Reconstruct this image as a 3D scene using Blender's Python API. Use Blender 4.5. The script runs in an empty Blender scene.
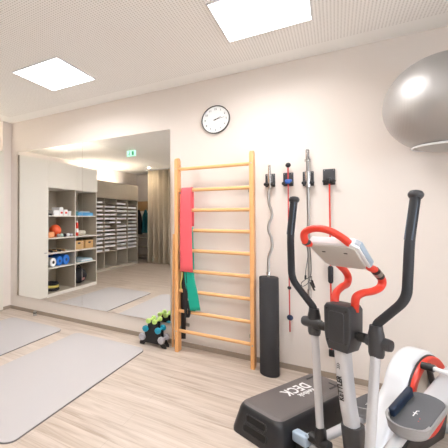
import bpy, bmesh, math, random
from mathutils import Vector, Matrix
random.seed(7)
PI = math.pi
SC = bpy.context.scene
COL = SC.collection

# ------------------------------------------------------------------ materials
def lin(c):
    return tuple((v/12.92 if v <= .04045 else ((v+.055)/1.055)**2.4) for v in c)
def rgb(r, g, b):
    return lin((r/255, g/255, b/255))
MATS = {}
def mat(name, col, rough=.5, metal=0., spec=.5, bump=0., bscale=200., coat=0.):
    m = bpy.data.materials.new(name); m.use_nodes = True
    n = m.node_tree; b = n.nodes['Principled BSDF']
    b.inputs['Base Color'].default_value = (*col, 1)
    b.inputs['Roughness'].default_value = rough
    b.inputs['Metallic'].default_value = metal
    b.inputs['Specular IOR Level'].default_value = spec
    b.inputs['Coat Weight'].default_value = coat
    if bump:
        tc = n.nodes.new('ShaderNodeTexCoord')
        t = n.nodes.new('ShaderNodeTexNoise'); t.inputs['Scale'].default_value = bscale
        bp = n.nodes.new('ShaderNodeBump'); bp.inputs['Strength'].default_value = bump
        bp.inputs['Distance'].default_value = .002
        n.links.new(tc.outputs['Object'], t.inputs['Vector'])
        n.links.new(t.outputs['Fac'], bp.inputs['Height'])
        n.links.new(bp.outputs['Normal'], b.inputs['Normal'])
    MATS[name] = m
    return m
def emit(name, col, s):
    m = bpy.data.materials.new(name); m.use_nodes = True
    b = m.node_tree.nodes['Principled BSDF']
    b.inputs['Base Color'].default_value = (*col, 1)
    b.inputs['Emission Color'].default_value = (*col, 1)
    b.inputs['Emission Strength'].default_value = s
    MATS[name] = m
    return m
def math_node(n, op, a, b=None, c=None):
    q = n.nodes.new('ShaderNodeMath'); q.operation = op
    for i, v in enumerate((a, b, c)):
        if v is None: continue
        if isinstance(v, (int, float)): q.inputs[i].default_value = v
        else: n.links.new(v, q.inputs[i])
    return q.outputs[0]
def mix_rgb(n, fac, a, b, blend='MIX'):
    q = n.nodes.new('ShaderNodeMix'); q.data_type = 'RGBA'; q.blend_type = blend
    for sock, v in ((q.inputs[0], fac), (q.inputs[6], a), (q.inputs[7], b)):
        if isinstance(v, (int, float)): sock.default_value = v
        elif isinstance(v, tuple): sock.default_value = (*v, 1)
        else: n.links.new(v, sock)
    return q.outputs[2]

WALL = mat('wall_paint', rgb(231, 222, 214), .85, spec=.2, bump=.05, bscale=350)
SKIRT = mat('skirting_wood', rgb(160, 146, 132), .6)
CABM = mat('cabinet_laminate', rgb(226, 221, 211), .45)
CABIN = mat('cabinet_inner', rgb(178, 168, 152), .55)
CAB2 = mat('cabinet_far_laminate', rgb(184, 175, 160), .5)
CABD = mat('cabinet_front_taupe', rgb(172, 162, 146), .5)
CHROME = mat('chrome', rgb(205, 205, 207), .18, 1.)
STEEL = mat('brushed_steel', rgb(170, 168, 165), .3, 1.)
SILV = mat('silver_paint', rgb(205, 206, 210), .3, .35, coat=.3)
SHELL = mat('housing_silver', rgb(226, 228, 232), .32, .05, coat=.4)
WHITEP = mat('white_plastic', rgb(232, 233, 236), .28, coat=.3)
CONSOLE = mat('console_grey', rgb(203, 200, 196), .45)
BLUEG = mat('pale_blue_plastic', rgb(168, 186, 204), .35)
BLK = mat('black_plastic', rgb(33, 33, 35), .42)
DGR = mat('dark_grey_plastic', rgb(57, 57, 60), .4)
FOAM = mat('black_foam', rgb(38, 40, 45), .62, bump=.3, bscale=300)
RED = mat('red_foam', rgb(226, 62, 42), .38, bump=.08, bscale=200)
REDP = mat('red_plastic', rgb(224, 66, 48), .35)
RUB = mat('roller_foam', rgb(50, 49, 51), .8, bump=.25, bscale=150)
MATG = mat('mat_grey', rgb(190, 186, 186), .85, bump=.15, bscale=90)
MATEDGE = mat('mat_edge', rgb(120, 116, 114), .85)
BANDR = mat('band_red', rgb(240, 98, 106), .6)
BANDG = mat('band_green', rgb(8, 168, 142), .5)
BANDB = mat('band_black', rgb(34, 32, 34), .6)
YEL = mat('band_yellow', rgb(226, 206, 110), .6)
LIME = mat('dumbbell_lime', rgb(196, 228, 130), .4)
TEAL = mat('dumbbell_teal', rgb(30, 150, 178), .4)
GREYD = mat('dumbbell_grey', rgb(176, 172, 178), .4)
CLW = mat('clock_face', rgb(246, 248, 248), .4)
CLR = mat('clock_rim', rgb(72, 68, 66), .35)
PAPER = mat('paper_white', rgb(240, 240, 242), .6)
CARD = mat('cardboard', rgb(206, 166, 112), .8)
BLUE = mat('blue_foam', rgb(30, 110, 200), .5)
NAVY = mat('navy_plastic', rgb(30, 45, 80), .45)
ORANGE = mat('orange_plastic', rgb(238, 96, 48), .4)
SKYB = mat('sky_blue_plastic', rgb(90, 165, 215), .45)
TEALC = mat('teal_cloth', rgb(20, 96, 110), .9)
DARKC = mat('dark_cloth', rgb(38, 38, 44), .9)
WHT = mat('white_print', rgb(235, 235, 235), .5)
PEDR = mat('pedal_rubber', rgb(94, 95, 98), .7, bump=.4, bscale=120)
CONTACT = mat('contact_metal', rgb(84, 92, 104), .3, .8)
PEDS = mat('pedal_silver', rgb(172, 172, 174), .35, .5)
PEDB = mat('pedal_blue', rgb(24, 40, 62), .4)
TAN = mat('tan_wood', rgb(190, 150, 105), .55)

# light wood of the wall bars
def wood(name, c1, c2, sc=(4, 4, 60)):
    m = bpy.data.materials.new(name); m.use_nodes = True; n = m.node_tree
    b = n.nodes['Principled BSDF']; b.inputs['Roughness'].default_value = .42
    tc = n.nodes.new('ShaderNodeTexCoord'); mp = n.nodes.new('ShaderNodeMapping')
    mp.inputs['Scale'].default_value = sc
    t = n.nodes.new('ShaderNodeTexNoise'); t.inputs['Scale'].default_value = 1; t.inputs['Detail'].default_value = 4
    n.links.new(tc.outputs['Object'], mp.inputs[0]); n.links.new(mp.outputs[0], t.inputs[0])
    n.links.new(mix_rgb(n, t.outputs['Fac'], c1, c2), b.inputs['Base Color'])
    return m
WOODV = wood('beech_upright', rgb(238, 182, 122), rgb(216, 152, 92), (60, 60, 3))
WOODH = wood('beech_rung', rgb(244, 196, 140), rgb(226, 170, 112), (3, 60, 60))

# mirror
m = bpy.data.materials.new('mirror_glass'); m.use_nodes = True
b = m.node_tree.nodes['Principled BSDF']
b.inputs['Base Color'].default_value = (.93, .93, .92, 1); b.inputs['Metallic'].default_value = 1; b.inputs['Roughness'].default_value = .0
MIRR = m

# glass
m = bpy.data.materials.new('window_glass'); m.use_nodes = True
b = m.node_tree.nodes['Principled BSDF']
b.inputs['Transmission Weight'].default_value = 1; b.inputs['Roughness'].default_value = 0; b.inputs['IOR'].default_value = 1.05
GLASS = m

# exercise ball: silver vinyl with fine concentric ridges
m = bpy.data.materials.new('silver_vinyl'); m.use_nodes = True; n = m.node_tree
b = n.nodes['Principled BSDF']
b.inputs['Base Color'].default_value = (*rgb(178, 176, 174), 1); b.inputs['Metallic'].default_value = .75
b.inputs['Roughness'].default_value = .46; b.inputs['Coat Weight'].default_value = .15
b.inputs['Coat Roughness'].default_value = .12
tc = n.nodes.new('ShaderNodeTexCoord'); wv = n.nodes.new('ShaderNodeTexWave')
wv.wave_type = 'RINGS'; wv.rings_direction = 'X'; wv.inputs['Scale'].default_value = 22; wv.inputs['Distortion'].default_value = 0
bp = n.nodes.new('ShaderNodeBump'); bp.inputs['Strength'].default_value = .12; bp.inputs['Distance'].default_value = .002
n.links.new(tc.outputs['Object'], wv.inputs['Vector']); n.links.new(wv.outputs['Fac'], bp.inputs['Height'])
n.links.new(bp.outputs['Normal'], b.inputs['Normal'])
BALL = m

# floor: pale oak planks laid along X
m = bpy.data.materials.new('oak_planks'); m.use_nodes = True; n = m.node_tree
b = n.nodes['Principled BSDF']; b.inputs['Roughness'].default_value = .42; b.inputs['Specular IOR Level'].default_value = .35
tc = n.nodes.new('ShaderNodeTexCoord')
br = n.nodes.new('ShaderNodeTexBrick')
br.inputs['Scale'].default_value = 1; br.inputs['Brick Width'].default_value = 1.25; br.inputs['Row Height'].default_value = .185
br.inputs['Mortar Size'].default_value = .0012; br.inputs['Mortar Smooth'].default_value = .3; br.offset = .37
br.inputs['Color1'].default_value = (0, 0, 0, 1); br.inputs['Color2'].default_value = (1, 1, 1, 1); br.inputs['Mortar'].default_value = (.5, .5, .5, 1)
n.links.new(tc.outputs['Object'], br.inputs['Vector'])
# each plank shifts the grain
sep = n.nodes.new('ShaderNodeSeparateXYZ'); n.links.new(tc.outputs['Object'], sep.inputs[0])
row = math_node(n, 'FLOOR', math_node(n, 'DIVIDE', sep.outputs['Y'], .185))
cmb = n.nodes.new('ShaderNodeCombineXYZ')
n.links.new(math_node(n, 'ADD', math_node(n, 'MULTIPLY', sep.outputs['X'], 1.3), math_node(n, 'MULTIPLY', row, 7.31)), cmb.inputs[0])
n.links.new(math_node(n, 'MULTIPLY', sep.outputs['Y'], 16.), cmb.inputs[1])
n.links.new(row, cmb.inputs[2])
g1 = n.nodes.new('ShaderNodeTexNoise'); g1.inputs['Scale'].default_value = 1.3; g1.inputs['Detail'].default_value = 6; g1.inputs['Roughness'].default_value = .65; g1.inputs['Distortion'].default_value = .6
n.links.new(cmb.outputs[0], g1.inputs['Vector'])
g2 = n.nodes.new('ShaderNodeTexNoise'); g2.inputs['Scale'].default_value = 5; g2.inputs['Detail'].default_value = 3
n.links.new(cmb.outputs[0], g2.inputs['Vector'])
cr = n.nodes.new('ShaderNodeValToRGB')
cr.color_ramp.elements[0].position = .30; cr.color_ramp.elements[0].color = (*rgb(158, 140, 124), 1)
cr.color_ramp.elements[1].position = .66; cr.color_ramp.elements[1].color = (*rgb(214, 202, 192), 1)
e = cr.color_ramp.elements.new(.48); e.color = (*rgb(196, 182, 170), 1)
n.links.new(g1.outputs['Fac'], cr.inputs[0])
c = mix_rgb(n, math_node(n, 'MULTIPLY', g2.outputs['Fac'], .35), cr.outputs[0], rgb(194, 178, 162))
c = mix_rgb(n, math_node(n, 'MULTIPLY', br.outputs['Color'], .22), c, rgb(198, 182, 164))
c = mix_rgb(n, math_node(n, 'MULTIPLY', br.outputs['Fac'], .55), c, rgb(150, 132, 112))
n.links.new(c, b.inputs['Base Color'])
FLOORM = m

# ceiling: plaster board perforated with a square grid of round holes, plain band along the walls
m = bpy.data.materials.new('perforated_board'); m.use_nodes = True; n = m.node_tree
b = n.nodes['Principled BSDF']; b.inputs['Roughness'].default_value = .9; b.inputs['Specular IOR Level'].default_value = .1
tc = n.nodes.new('ShaderNodeTexCoord'); sep = n.nodes.new('ShaderNodeSeparateXYZ'); n.links.new(tc.outputs['Object'], sep.inputs[0])
P = .0225
fx = math_node(n, 'SUBTRACT', math_node(n, 'FRACT', math_node(n, 'DIVIDE', sep.outputs['X'], P)), .5)
fy = math_node(n, 'SUBTRACT', math_node(n, 'FRACT', math_node(n, 'DIVIDE', sep.outputs['Y'], P)), .5)
r2 = math_node(n, 'ADD', math_node(n, 'MULTIPLY', fx, fx), math_node(n, 'MULTIPLY', fy, fy))
hole = math_node(n, 'LESS_THAN', r2, .075)
inside = math_node(n, 'MULTIPLY', math_node(n, 'LESS_THAN', sep.outputs['Y'], 3.42), math_node(n, 'GREATER_THAN', sep.outputs['X'], -4.1))
fac = math_node(n, 'MULTIPLY', hole, inside)
n.links.new(mix_rgb(n, math_node(n, 'MULTIPLY', fac, .34), rgb(251, 250, 247), rgb(130, 120, 112)), b.inputs['Base Color'])
CEILM = m

# deck rubber: dotted grip
m = bpy.data.materials.new('dotted_rubber'); m.use_nodes = True; n = m.node_tree
b = n.nodes['Principled BSDF']; b.inputs['Roughness'].default_value = .5; b.inputs['Base Color'].default_value = (*rgb(104, 98, 96), 1)
tc = n.nodes.new('ShaderNodeTexCoord'); vo = n.nodes.new('ShaderNodeTexVoronoi'); vo.inputs['Scale'].default_value = 75; vo.inputs['Randomness'].default_value = .0
n.links.new(tc.outputs['Object'], vo.inputs['Vector'])
bp = n.nodes.new('ShaderNodeBump'); bp.inputs['Strength'].default_value = .7; bp.inputs['Distance'].default_value = .003; bp.invert = True
n.links.new(vo.outputs['Distance'], bp.inputs['Height']); n.links.new(bp.outputs['Normal'], b.inputs['Normal'])
DECKT = m
DECKB = mat('deck_body', rgb(38, 38, 41), .28)
SLOTM = mat('slot_black', rgb(12, 12, 13), .7)

# curtain cloth
CURT = mat('curtain_cloth', rgb(206, 194, 174), .85)

# ------------------------------------------------------------------ mesh helpers
def B(): return bmesh.new()
def box(bm, x0, x1, y0, y1, z0, z1, bev=0., seg=2):
    r = bmesh.ops.create_cube(bm, size=1)
    vs = r['verts']
    for v in vs:
        v.co = Vector((x0+(v.co.x+.5)*(x1-x0), y0+(v.co.y+.5)*(y1-y0), z0+(v.co.z+.5)*(z1-z0)))
    if bev:
        es = list({e for v in vs for e in v.link_edges})
        bmesh.ops.bevel(bm, geom=es, offset=bev, segments=seg, affect='EDGES', profile=.5)
    return bm
def smooth_path(pts, sub=6):
    pts = [Vector(p) for p in pts]
    if len(pts) < 3 or sub <= 1: return pts
    out = []
    P_ = [pts[0]*2-pts[1]] + pts + [pts[-1]*2-pts[-2]]
    for i in range(1, len(P_)-2):
        p0, p1, p2, p3 = P_[i-1:i+3]
        for k in range(sub):
            t = k/sub
            out.append(.5*((2*p1)+(p2-p0)*t+(2*p0-5*p1+4*p2-p3)*t*t+(3*p1-p0-3*p2+p3)*t**3))
    out.append(pts[-1])
    return out
def round_corners(pts, rad=.04, seg=5):
    pts = [Vector(p) for p in pts]; out = [pts[0]]
    for a, b_, c_ in zip(pts, pts[1:], pts[2:]):
        r = min(rad, (a-b_).length*.45, (c_-b_).length*.45)
        p = b_+(a-b_).normalized()*r; q = b_+(c_-b_).normalized()*r
        for k in range(seg+1):
            t = k/seg
            out.append(p*(1-t)**2+b_*2*t*(1-t)+q*t*t)
    out.append(pts[-1]); return out
def tube(bm, pts, r, n=14, ry=None, cap=True, up=None):
    """sweep a round / oval section along pts; r may be a list"""
    pts = [Vector(p) for p in pts]; N = len(pts)
    rs = r if isinstance(r, (list, tuple)) else [r]*N
    rys = (ry if isinstance(ry, (list, tuple)) else [ry]*N) if ry is not None else rs
    T = []
    for i in range(N):
        t = (pts[min(i+1, N-1)]-pts[max(i-1, 0)])
        T.append(t.normalized())
    u_ = Vector(up) if up else (Vector((0, 0, 1)) if abs(T[0].z) < .8 else Vector((1, 0, 0)))
    u_ = (u_-T[0]*u_.dot(T[0])).normalized()
    rings = []
    for i in range(N):
        u_ = (u_-T[i]*u_.dot(T[i])).normalized(); w = T[i].cross(u_)
        rings.append([bm.verts.new(pts[i]+u_*math.cos(2*PI*k/n)*rs[i]+w*math.sin(2*PI*k/n)*rys[i]) for k in range(n)])
    for a, b_ in zip(rings, rings[1:]):
        for k in range(n):
            bm.faces.new((a[k], a[(k+1) % n], b_[(k+1) % n], b_[k]))
    if cap:
        bm.faces.new(rings[0][::-1]); bm.faces.new(rings[-1])
    return bm
def cyl(bm, p0, p1, r, n=20, r2=None):
    return tube(bm, [p0, p1], [r, r if r2 is None else r2], n)
def ball(bm, c, r, s=(1, 1, 1), n=20, rot=None):
    M = Matrix.Translation(Vector(c)) @ (rot or Matrix.Identity(4)) @ Matrix.Diagonal((*s, 1))
    bmesh.ops.create_uvsphere(bm, u_segments=n, v_segments=max(8, n//2+2), radius=r, matrix=M)
    return bm
def lathe(bm, prof, c, axis=(0, 0, 1), n=32):
    """prof: list of (radius, height) along axis, closed at ends when r=0"""
    ax = Vector(axis).normalized(); c = Vector(c)
    u_ = ax.orthogonal().normalized(); w = ax.cross(u_)
    rings = []
    for r, h in prof:
        if r < 1e-6: rings.append([bm.verts.new(c+ax*h)])
        else: rings.append([bm.verts.new(c+ax*h+(u_*math.cos(2*PI*k/n)+w*math.sin(2*PI*k/n))*r) for k in range(n)])
    for a, b_ in zip(rings, rings[1:]):
        for k in range(n):
            k2 = (k+1) % n
            if len(a) == 1 and len(b_) == 1: continue
            if len(a) == 1: bm.faces.new((a[0], b_[k2], b_[k]))
            elif len(b_) == 1: bm.faces.new((a[k], a[k2], b_[0]))
            else: bm.faces.new((a[k], a[k2], b_[k2], b_[k]))
    return bm
def prism(bm, poly, a0, a1, plane='yz', bev=0.):
    """poly extruded along the remaining axis from a0 to a1"""
    def P3(p, a):
        if plane == 'yz': return (a, p[0], p[1])
        if plane == 'xz': return (p[0], a, p[1])
        return (p[0], p[1], a)
    va = [bm.verts.new(P3(p, a0)) for p in poly]; vb = [bm.verts.new(P3(p, a1)) for p in poly]
    fs = [bm.faces.new(va), bm.faces.new(vb[::-1])]
    n = len(poly)
    for k in range(n): fs.append(bm.faces.new((va[k], vb[k], vb[(k+1) % n], va[(k+1) % n])))
    bmesh.ops.recalc_face_normals(bm, faces=fs)
    if bev:
        es = [e for f in fs[:2] for e in f.edges]
        bmesh.ops.bevel(bm, geom=list(set(es)), offset=bev, segments=3, affect='EDGES', profile=.5)
    return bm
def rrect(w, h, r, n=6, cx=0, cy=0):
    out = []
    for (sx, sy, a) in ((1, 1, 0), (-1, 1, 90), (-1, -1, 180), (1, -1, 270)):
        for k in range(n+1):
            t = math.radians(a+90*k/n)
            out.append((cx+sx*(w/2-r)+r*math.cos(t), cy+sy*(h/2-r)+r*math.sin(t)))
    return out
def torus(bm, c, R, r, axis=(0, 0, 1), n=40, m_=10, arc=(0, 2*PI)):
    ax = Vector(axis).normalized(); u_ = ax.orthogonal().normalized(); w = ax.cross(u_); c = Vector(c)
    full = abs(arc[1]-arc[0]-2*PI) < 1e-6
    pts = [c+(u_*math.cos(t)+w*math.sin(t))*R for t in [arc[0]+(arc[1]-arc[0])*k/n for k in range(n+(0 if full else 1))]]
    rings = []
    for p in pts:
        d = (p-c).normalized()
        rings.append([bm.verts.new(p+(d*math.cos(2*PI*k/m_)+ax*math.sin(2*PI*k/m_))*r) for k in range(m_)])
    N = len(rings)
    for i in range(N if full else N-1):
        a, b_ = rings[i], rings[(i+1) % N]
        for k in range(m_): bm.faces.new((a[k], a[(k+1) % m_], b_[(k+1) % m_], b_[k]))
    if not full: bm.faces.new(rings[0][::-1]); bm.faces.new(rings[-1])
    return bm

def wmat(o):
    M = Matrix.Translation(o.location) @ Matrix.Rotation(o.rotation_euler.z, 4, 'Z')
    return (wmat(o.parent) @ M) if o.parent else M
def obj(name, bm, m_, parent=None, local=False, smooth=True, base=True):
    """link bm as ONE mesh object. world coordinates unless local (then the parent's own frame)"""
    bmesh.ops.recalc_face_normals(bm, faces=bm.faces)
    me = bpy.data.meshes.new(name)
    o = bpy.data.objects.new(name, me); COL.objects.link(o)
    if parent:
        o.parent = parent
        if not local: bm.transform(wmat(parent).inverted())
    elif base:
        xs = [v.co for v in bm.verts]
        c_ = Vector(((min(v.x for v in xs)+max(v.x for v in xs))/2, (min(v.y for v in xs)+max(v.y for v in xs))/2, min(v.z for v in xs)))
        bm.transform(Matrix.Translation(-c_)); o.location = c_
    bm.to_mesh(me); bm.free()
    for mm in (m_ if isinstance(m_, (list, tuple)) else [m_]): me.materials.append(mm)
    if smooth:
        me.polygons.foreach_set('use_smooth', [True]*len(me.polygons))
        me.set_sharp_from_angle(angle=math.radians(38))
    return o
def tag(o, label=None, cat=None, group=None, kind=None):
    if label: o['label'] = label
    if cat: o['category'] = cat
    if group: o['group'] = group
    if kind: o['kind'] = kind
    return o
def thing(name, label, cat, loc, rz=0, group=None):
    o = bpy.data.objects.new(name, None); COL.objects.link(o); o.empty_display_size = .05
    o.location = loc; o.rotation_euler = (0, 0, rz)
    return tag(o, label, cat, group)
def struct(name, bm, m_, parent=None):
    o = obj(name, bm, m_, parent, base=False, smooth=False)
    if not parent: o['kind'] = 'structure'
    return o
def dup(root, loc, rz=None, label=None):
    r = root.copy(); COL.objects.link(r); r.location = loc
    if rz is not None: r.rotation_euler = (0, 0, rz)
    if label: r['label'] = label
    for ch in list(root.children):
        c_ = ch.copy(); COL.objects.link(c_); c_.parent = r
        for g in ch.children:
            d = g.copy(); COL.objects.link(d); d.parent = c_
    return r
def text_bm(s, size, extrude=.0008, align='CENTER', bold=0., spc=1.):
    cu = bpy.data.curves.new('lettering', 'FONT'); cu.body = s; cu.size = size; cu.extrude = extrude
    cu.align_x = align; cu.align_y = 'CENTER'; cu.offset = bold; cu.resolution_u = 3; cu.space_character = spc
    o = bpy.data.objects.new('lettering_source', cu); COL.objects.link(o)
    bpy.context.view_layer.update()
    me = bpy.data.meshes.new_from_object(o.evaluated_get(bpy.context.evaluated_depsgraph_get()))
    bm = bmesh.new(); bm.from_mesh(me)
    bpy.data.objects.remove(o); bpy.data.curves.remove(cu); bpy.data.meshes.remove(me)
    return bm
def frame(origin, xa, ya):
    xa = Vector(xa).normalized(); ya = Vector(ya); ya = (ya-xa*ya.dot(xa)).normalized(); za = xa.cross(ya)
    M = Matrix((xa, ya, za)).transposed().to_4x4(); M.translation = Vector(origin); return M

# ------------------------------------------------------------------ camera
F_PX = 339.5; HC = 1.45; YAW = math.radians(33.3); PITCH = math.radians(1.1)
cam = bpy.data.cameras.new('camera'); co = bpy.data.objects.new('camera', cam); COL.objects.link(co)
cam.sensor_width = 36; cam.lens = F_PX/448*36; cam.clip_start = .02
co.location = (0, 0, HC); co.rotation_euler = (PI/2+PITCH, 0, YAW)
cam.shift_x = .25
cam.shift_y = (217-F_PX*math.tan(PITCH)-224)/448
SC.camera = co

def ray(px, py):
    a = (px-112)/F_PX
    return Vector((-math.sin(YAW)+math.cos(YAW)*a, math.cos(YAW)+math.sin(YAW)*a, (217-py)/F_PX))
def onY(px, py, Y):        # where the sight line meets a plane parallel to the mirror wall
    d = ray(px, py); t = Y/d.y
    return Vector((d.x*t, Y, HC+d.z*t))

# ------------------------------------------------------------------ room
YW, ZC = 3.66, 2.955
XL, XR, YN = -5.9, 3.2, -3.3
struct('floor', box(B(), XL-.1, XR+.1, YN-.1, YW+.1, -.1, 0), FLOORM)
struct('ceiling', box(B(), XL-.1, XR+.1, YN-.1, YW+.1, ZC, ZC+.1), CEILM)
struct('wall_far', box(B(), XL-.1, XR+.1, YW, YW+.1, 0, ZC), WALL)
struct('wall_left', box(B(), XL-.1, XL, YN, YW, 0, ZC), WALL)
struct('wall_near', box(B(), XL-.1, XR+.1, YN-.1, YN, 0, ZC), WALL)
struct('wall_left_return', box(B(), XL, -4.34, 3.49, YW, 0, ZC), WALL)
# right wall with a window opening
WY0, WY1, WZ0, WZ1 = -1.5, 1.3, .95, 2.45
bm = B()
box(bm, XR, XR+.1, YN, WY0, 0, ZC); box(bm, XR, XR+.1, WY1, YW, 0, ZC)
box(bm, XR, XR+.1, WY0, WY1, 0, WZ0); box(bm, XR, XR+.1, WY0, WY1, WZ1, ZC)
struct('wall_right', bm, WALL)
bm = B()
for y in (WY0, (WY0+WY1)/2-.03, WY1-.06): box(bm, XR+.02, XR+.08, y, y+.06, WZ0, WZ1)
for z in (WZ0, WZ1-.06): box(bm, XR+.02, XR+.08, WY0, WY1, z, z+.06)
wf = struct('window_1', bm, WHITEP)
g = struct('window_pane', box(B(), XR+.045, XR+.055, WY0+.06, WY1-.06, WZ0+.06, WZ1-.06), GLASS, wf)
g.name = 'window_pane'
# skirting boards
struct('baseboard_far', box(B(), -4.34, XR, YW-.012, YW, 0, .05), SKIRT)
struct('baseboard_left', box(B(), -4.34, -4.328, 3.49, YW-.012, 0, .05), SKIRT)
struct('baseboard_right', box(B(), XR-.012, XR, YN, YW-.012, 0, .05), SKIRT)

# ceiling light panels
EM = emit('light_diffuser', (1., .985, .98), 2.8)
PW, SPREAD = 9.8, 162.
def panel(x, y, label):
    t = thing('ceiling_light', label, 'ceiling light', (x, y, ZC-.012), 0, 'square light panels in the ceiling')
    bm = B()
    for a in (-1, 1):
        box(bm, -.31, .31, a*.305-.005, a*.305+.005, 0, .012); box(bm, a*.305-.005, a*.305+.005, -.3, .3, 0, .012)
    obj('frame', bm, WHITEP, t, local=True, smooth=False)
    obj('diffuser', box(B(), -.3, .3, -.3, .3, .002, .010), EM, t, local=True, smooth=False)
    return t
p = panel(-2.468, 2.655, 'square glowing ceiling panel at the upper left, above the mirror side')
for x, y, l in ((-.435, 2.65, 'square glowing ceiling panel cut by the top edge, nearer the big silver ball'),
                (-.435, .1, 'unseen square ceiling panel added above the viewer to light the far wall'),
                (1.60, .1, 'unseen square ceiling panel added on the window side to light the far wall')):
    dup(p, (x, y, ZC-.012), label=l)  # last two panels are unseen, added as front light for the far wall
for x, y, k in ((-2.468, 2.655, 1.15), (-.435, 2.65, 1.), (-.435, .1, 1.3), (1.60, .1, 1.)):  # last two lamps belong to the added panels out of view
    la = bpy.data.lights.new('panel_lamp', 'AREA'); la.shape = 'SQUARE'; la.size = .59; la.energy = PW*k; la.spread = math.radians(SPREAD); la.color = (1., .985, .99)
    lo = bpy.data.objects.new('panel_lamp', la); COL.objects.link(lo); lo.location = (x, y, ZC-.014)

# ------------------------------------------------------------------ mirror (two panes on the far wall)
for k, (x0, x1, l) in enumerate(((-4.18, -2.883, 'left large wall mirror pane reflecting the tall closed cabinet door'),
                             (-2.878, -1.59, 'right large wall mirror pane reflecting the curtain, beside the wall bars'))):
    o = obj('wall_mirror', box(B(), x0, x1, 3.645, YW, .23, 2.47), MIRR, smooth=False)
    tag(o, l, 'mirror')

# door stop
t = thing('door_stop', 'small round steel door stop on the floor below the mirror', 'door stop', (-3.71, 3.58, 0))
bm = B(); lathe(bm, [(0, 0), (.028, 0), (.028, .018), (.024, .022), (.024, .06), (.02, .066), (0, .066)], (0, 0, 0)); obj('post', bm, STEEL, t, local=True)
bm = B(); torus(bm, (0, 0, .04), .0245, .006); obj('rubber_ring', bm, BLK, t, local=True)

# ------------------------------------------------------------------ exercise mats
def gym_mat(x0, x1, y0, y1, label):
    t = thing('exercise_mat', label, 'exercise mat', ((x0+x1)/2, (y0+y1)/2, 0), 0, 'grey mats on the floor')
    w, h = x1-x0, y1-y0
    bm = B(); prism(bm, rrect(w, h, .09, 8), 0, .009, 'xy'); obj('edge', bm, MATEDGE, t, local=True, smooth=False)
    bm = B(); prism(bm, rrect(w-.006, h-.006, .088, 8), .009, .0125, 'xy'); obj('surface', bm, MATG, t, local=True, smooth=False)
gym_mat(-2.715, -1.74, 1.44, 3.33, 'large pale grey exercise mat nearest the viewer, left foreground')
gym_mat(-3.90, -2.93, 1.44, 3.33, 'pale grey exercise mat at the far left edge, below the mirror')

# ------------------------------------------------------------------ reflected cabinets
CX = -4.32
cab = thing('storage_cabinet', 'pale grey-beige storage cabinet with tall door and open shelves, seen in mirror', 'cabinet', (CX, 2.4, 0))
D = .50
Y0, Ym, Y1, Y2 = 1.32, 2.04, 2.82, 3.485
bm = B()
for y in (Y0, Y1-.01, Y2-.02): box(bm, CX-D, CX, y, y+.02, .0, 2.47)
box(bm, CX-D, CX, Ym-.01, Ym+.01, .06, 2.47)
box(bm, CX-D, CX-.002, Y0+.02, Y2-.02, 2.45, 2.47); box(bm, CX-D, CX-.002, Y0+.02, Y1, .0, .06)
box(bm, CX-D, CX-.002, Y1+.01, Y2-.02, .0, .06)
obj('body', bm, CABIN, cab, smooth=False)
bm = B()
for a_, b_ in ((Y0, Y0+.02), (Ym-.01, Ym+.01), (Y1-.01, Y1+.01)): box(bm, CX-.002, CX+.001, a_, b_, 0, 1.985)
box(bm, CX-.002, CX+.001, Y0+.02, Ym-.01, 0, .06); box(bm, CX-.002, CX+.001, Ym+.01, Y1-.01, 0, .06)
obj('front_edging', bm, CABM, cab, smooth=False)
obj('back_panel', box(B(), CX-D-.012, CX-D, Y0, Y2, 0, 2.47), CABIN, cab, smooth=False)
SH = [.525, .79, 1.065, 1.475, 2.0]
for z in SH:
    obj('shelf', box(B(), CX-D, CX-.004, Y0+.02, Ym-.01, z-.02, z), CABM, cab, smooth=False)
    obj('shelf', box(B(), CX-D, CX-.004, Ym+.01, Y1-.01, z-.02, z), CABM, cab, smooth=False)
for a, b_ in ((Y0, Ym-.001), (Ym+.001, Y1-.001)):
    obj('upper_door', box(B(), CX, CX+.018, a, b_, 1.985, 2.47, .001, 1), CABM, cab, smooth=False)
d = obj('tall_door', box(B(), CX, CX+.018, Y1+.001, Y2, .02, 2.47, .001, 1), CABM, cab, smooth=False)
bm = B(); box(bm, CX+.018, CX+.03, Y1+.035, Y1+.10, .80, .815, .003); obj('handle', bm, STEEL, d)
LEDM = emit('cove_strip', (1., .88, .74), 42.0)
def strip(x, y0, y1, z, label):
    t = thing('cove_light', label, 'strip light', (x, (y0+y1)/2, z))
    obj('housing', box(B(), x-.03, x+.03, y0, y1, z, z+.02), WHITEP, t, smooth=False)
    obj('tube', box(B(), x-.015, x+.015, y0+.02, y1-.02, z+.02, z+.035), LEDM, t, smooth=False)
strip(CX-.38, 1.45, 2.9, 2.471, 'uplight strip on top of the cabinet with the tall door')

# contents of the shelves: front faces sit about x = -4.4
FXX = CX-.06
def item(name, bm, m_, label, cat, group=None):
    return tag(obj(name, bm, m_), label, cat, group)
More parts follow.
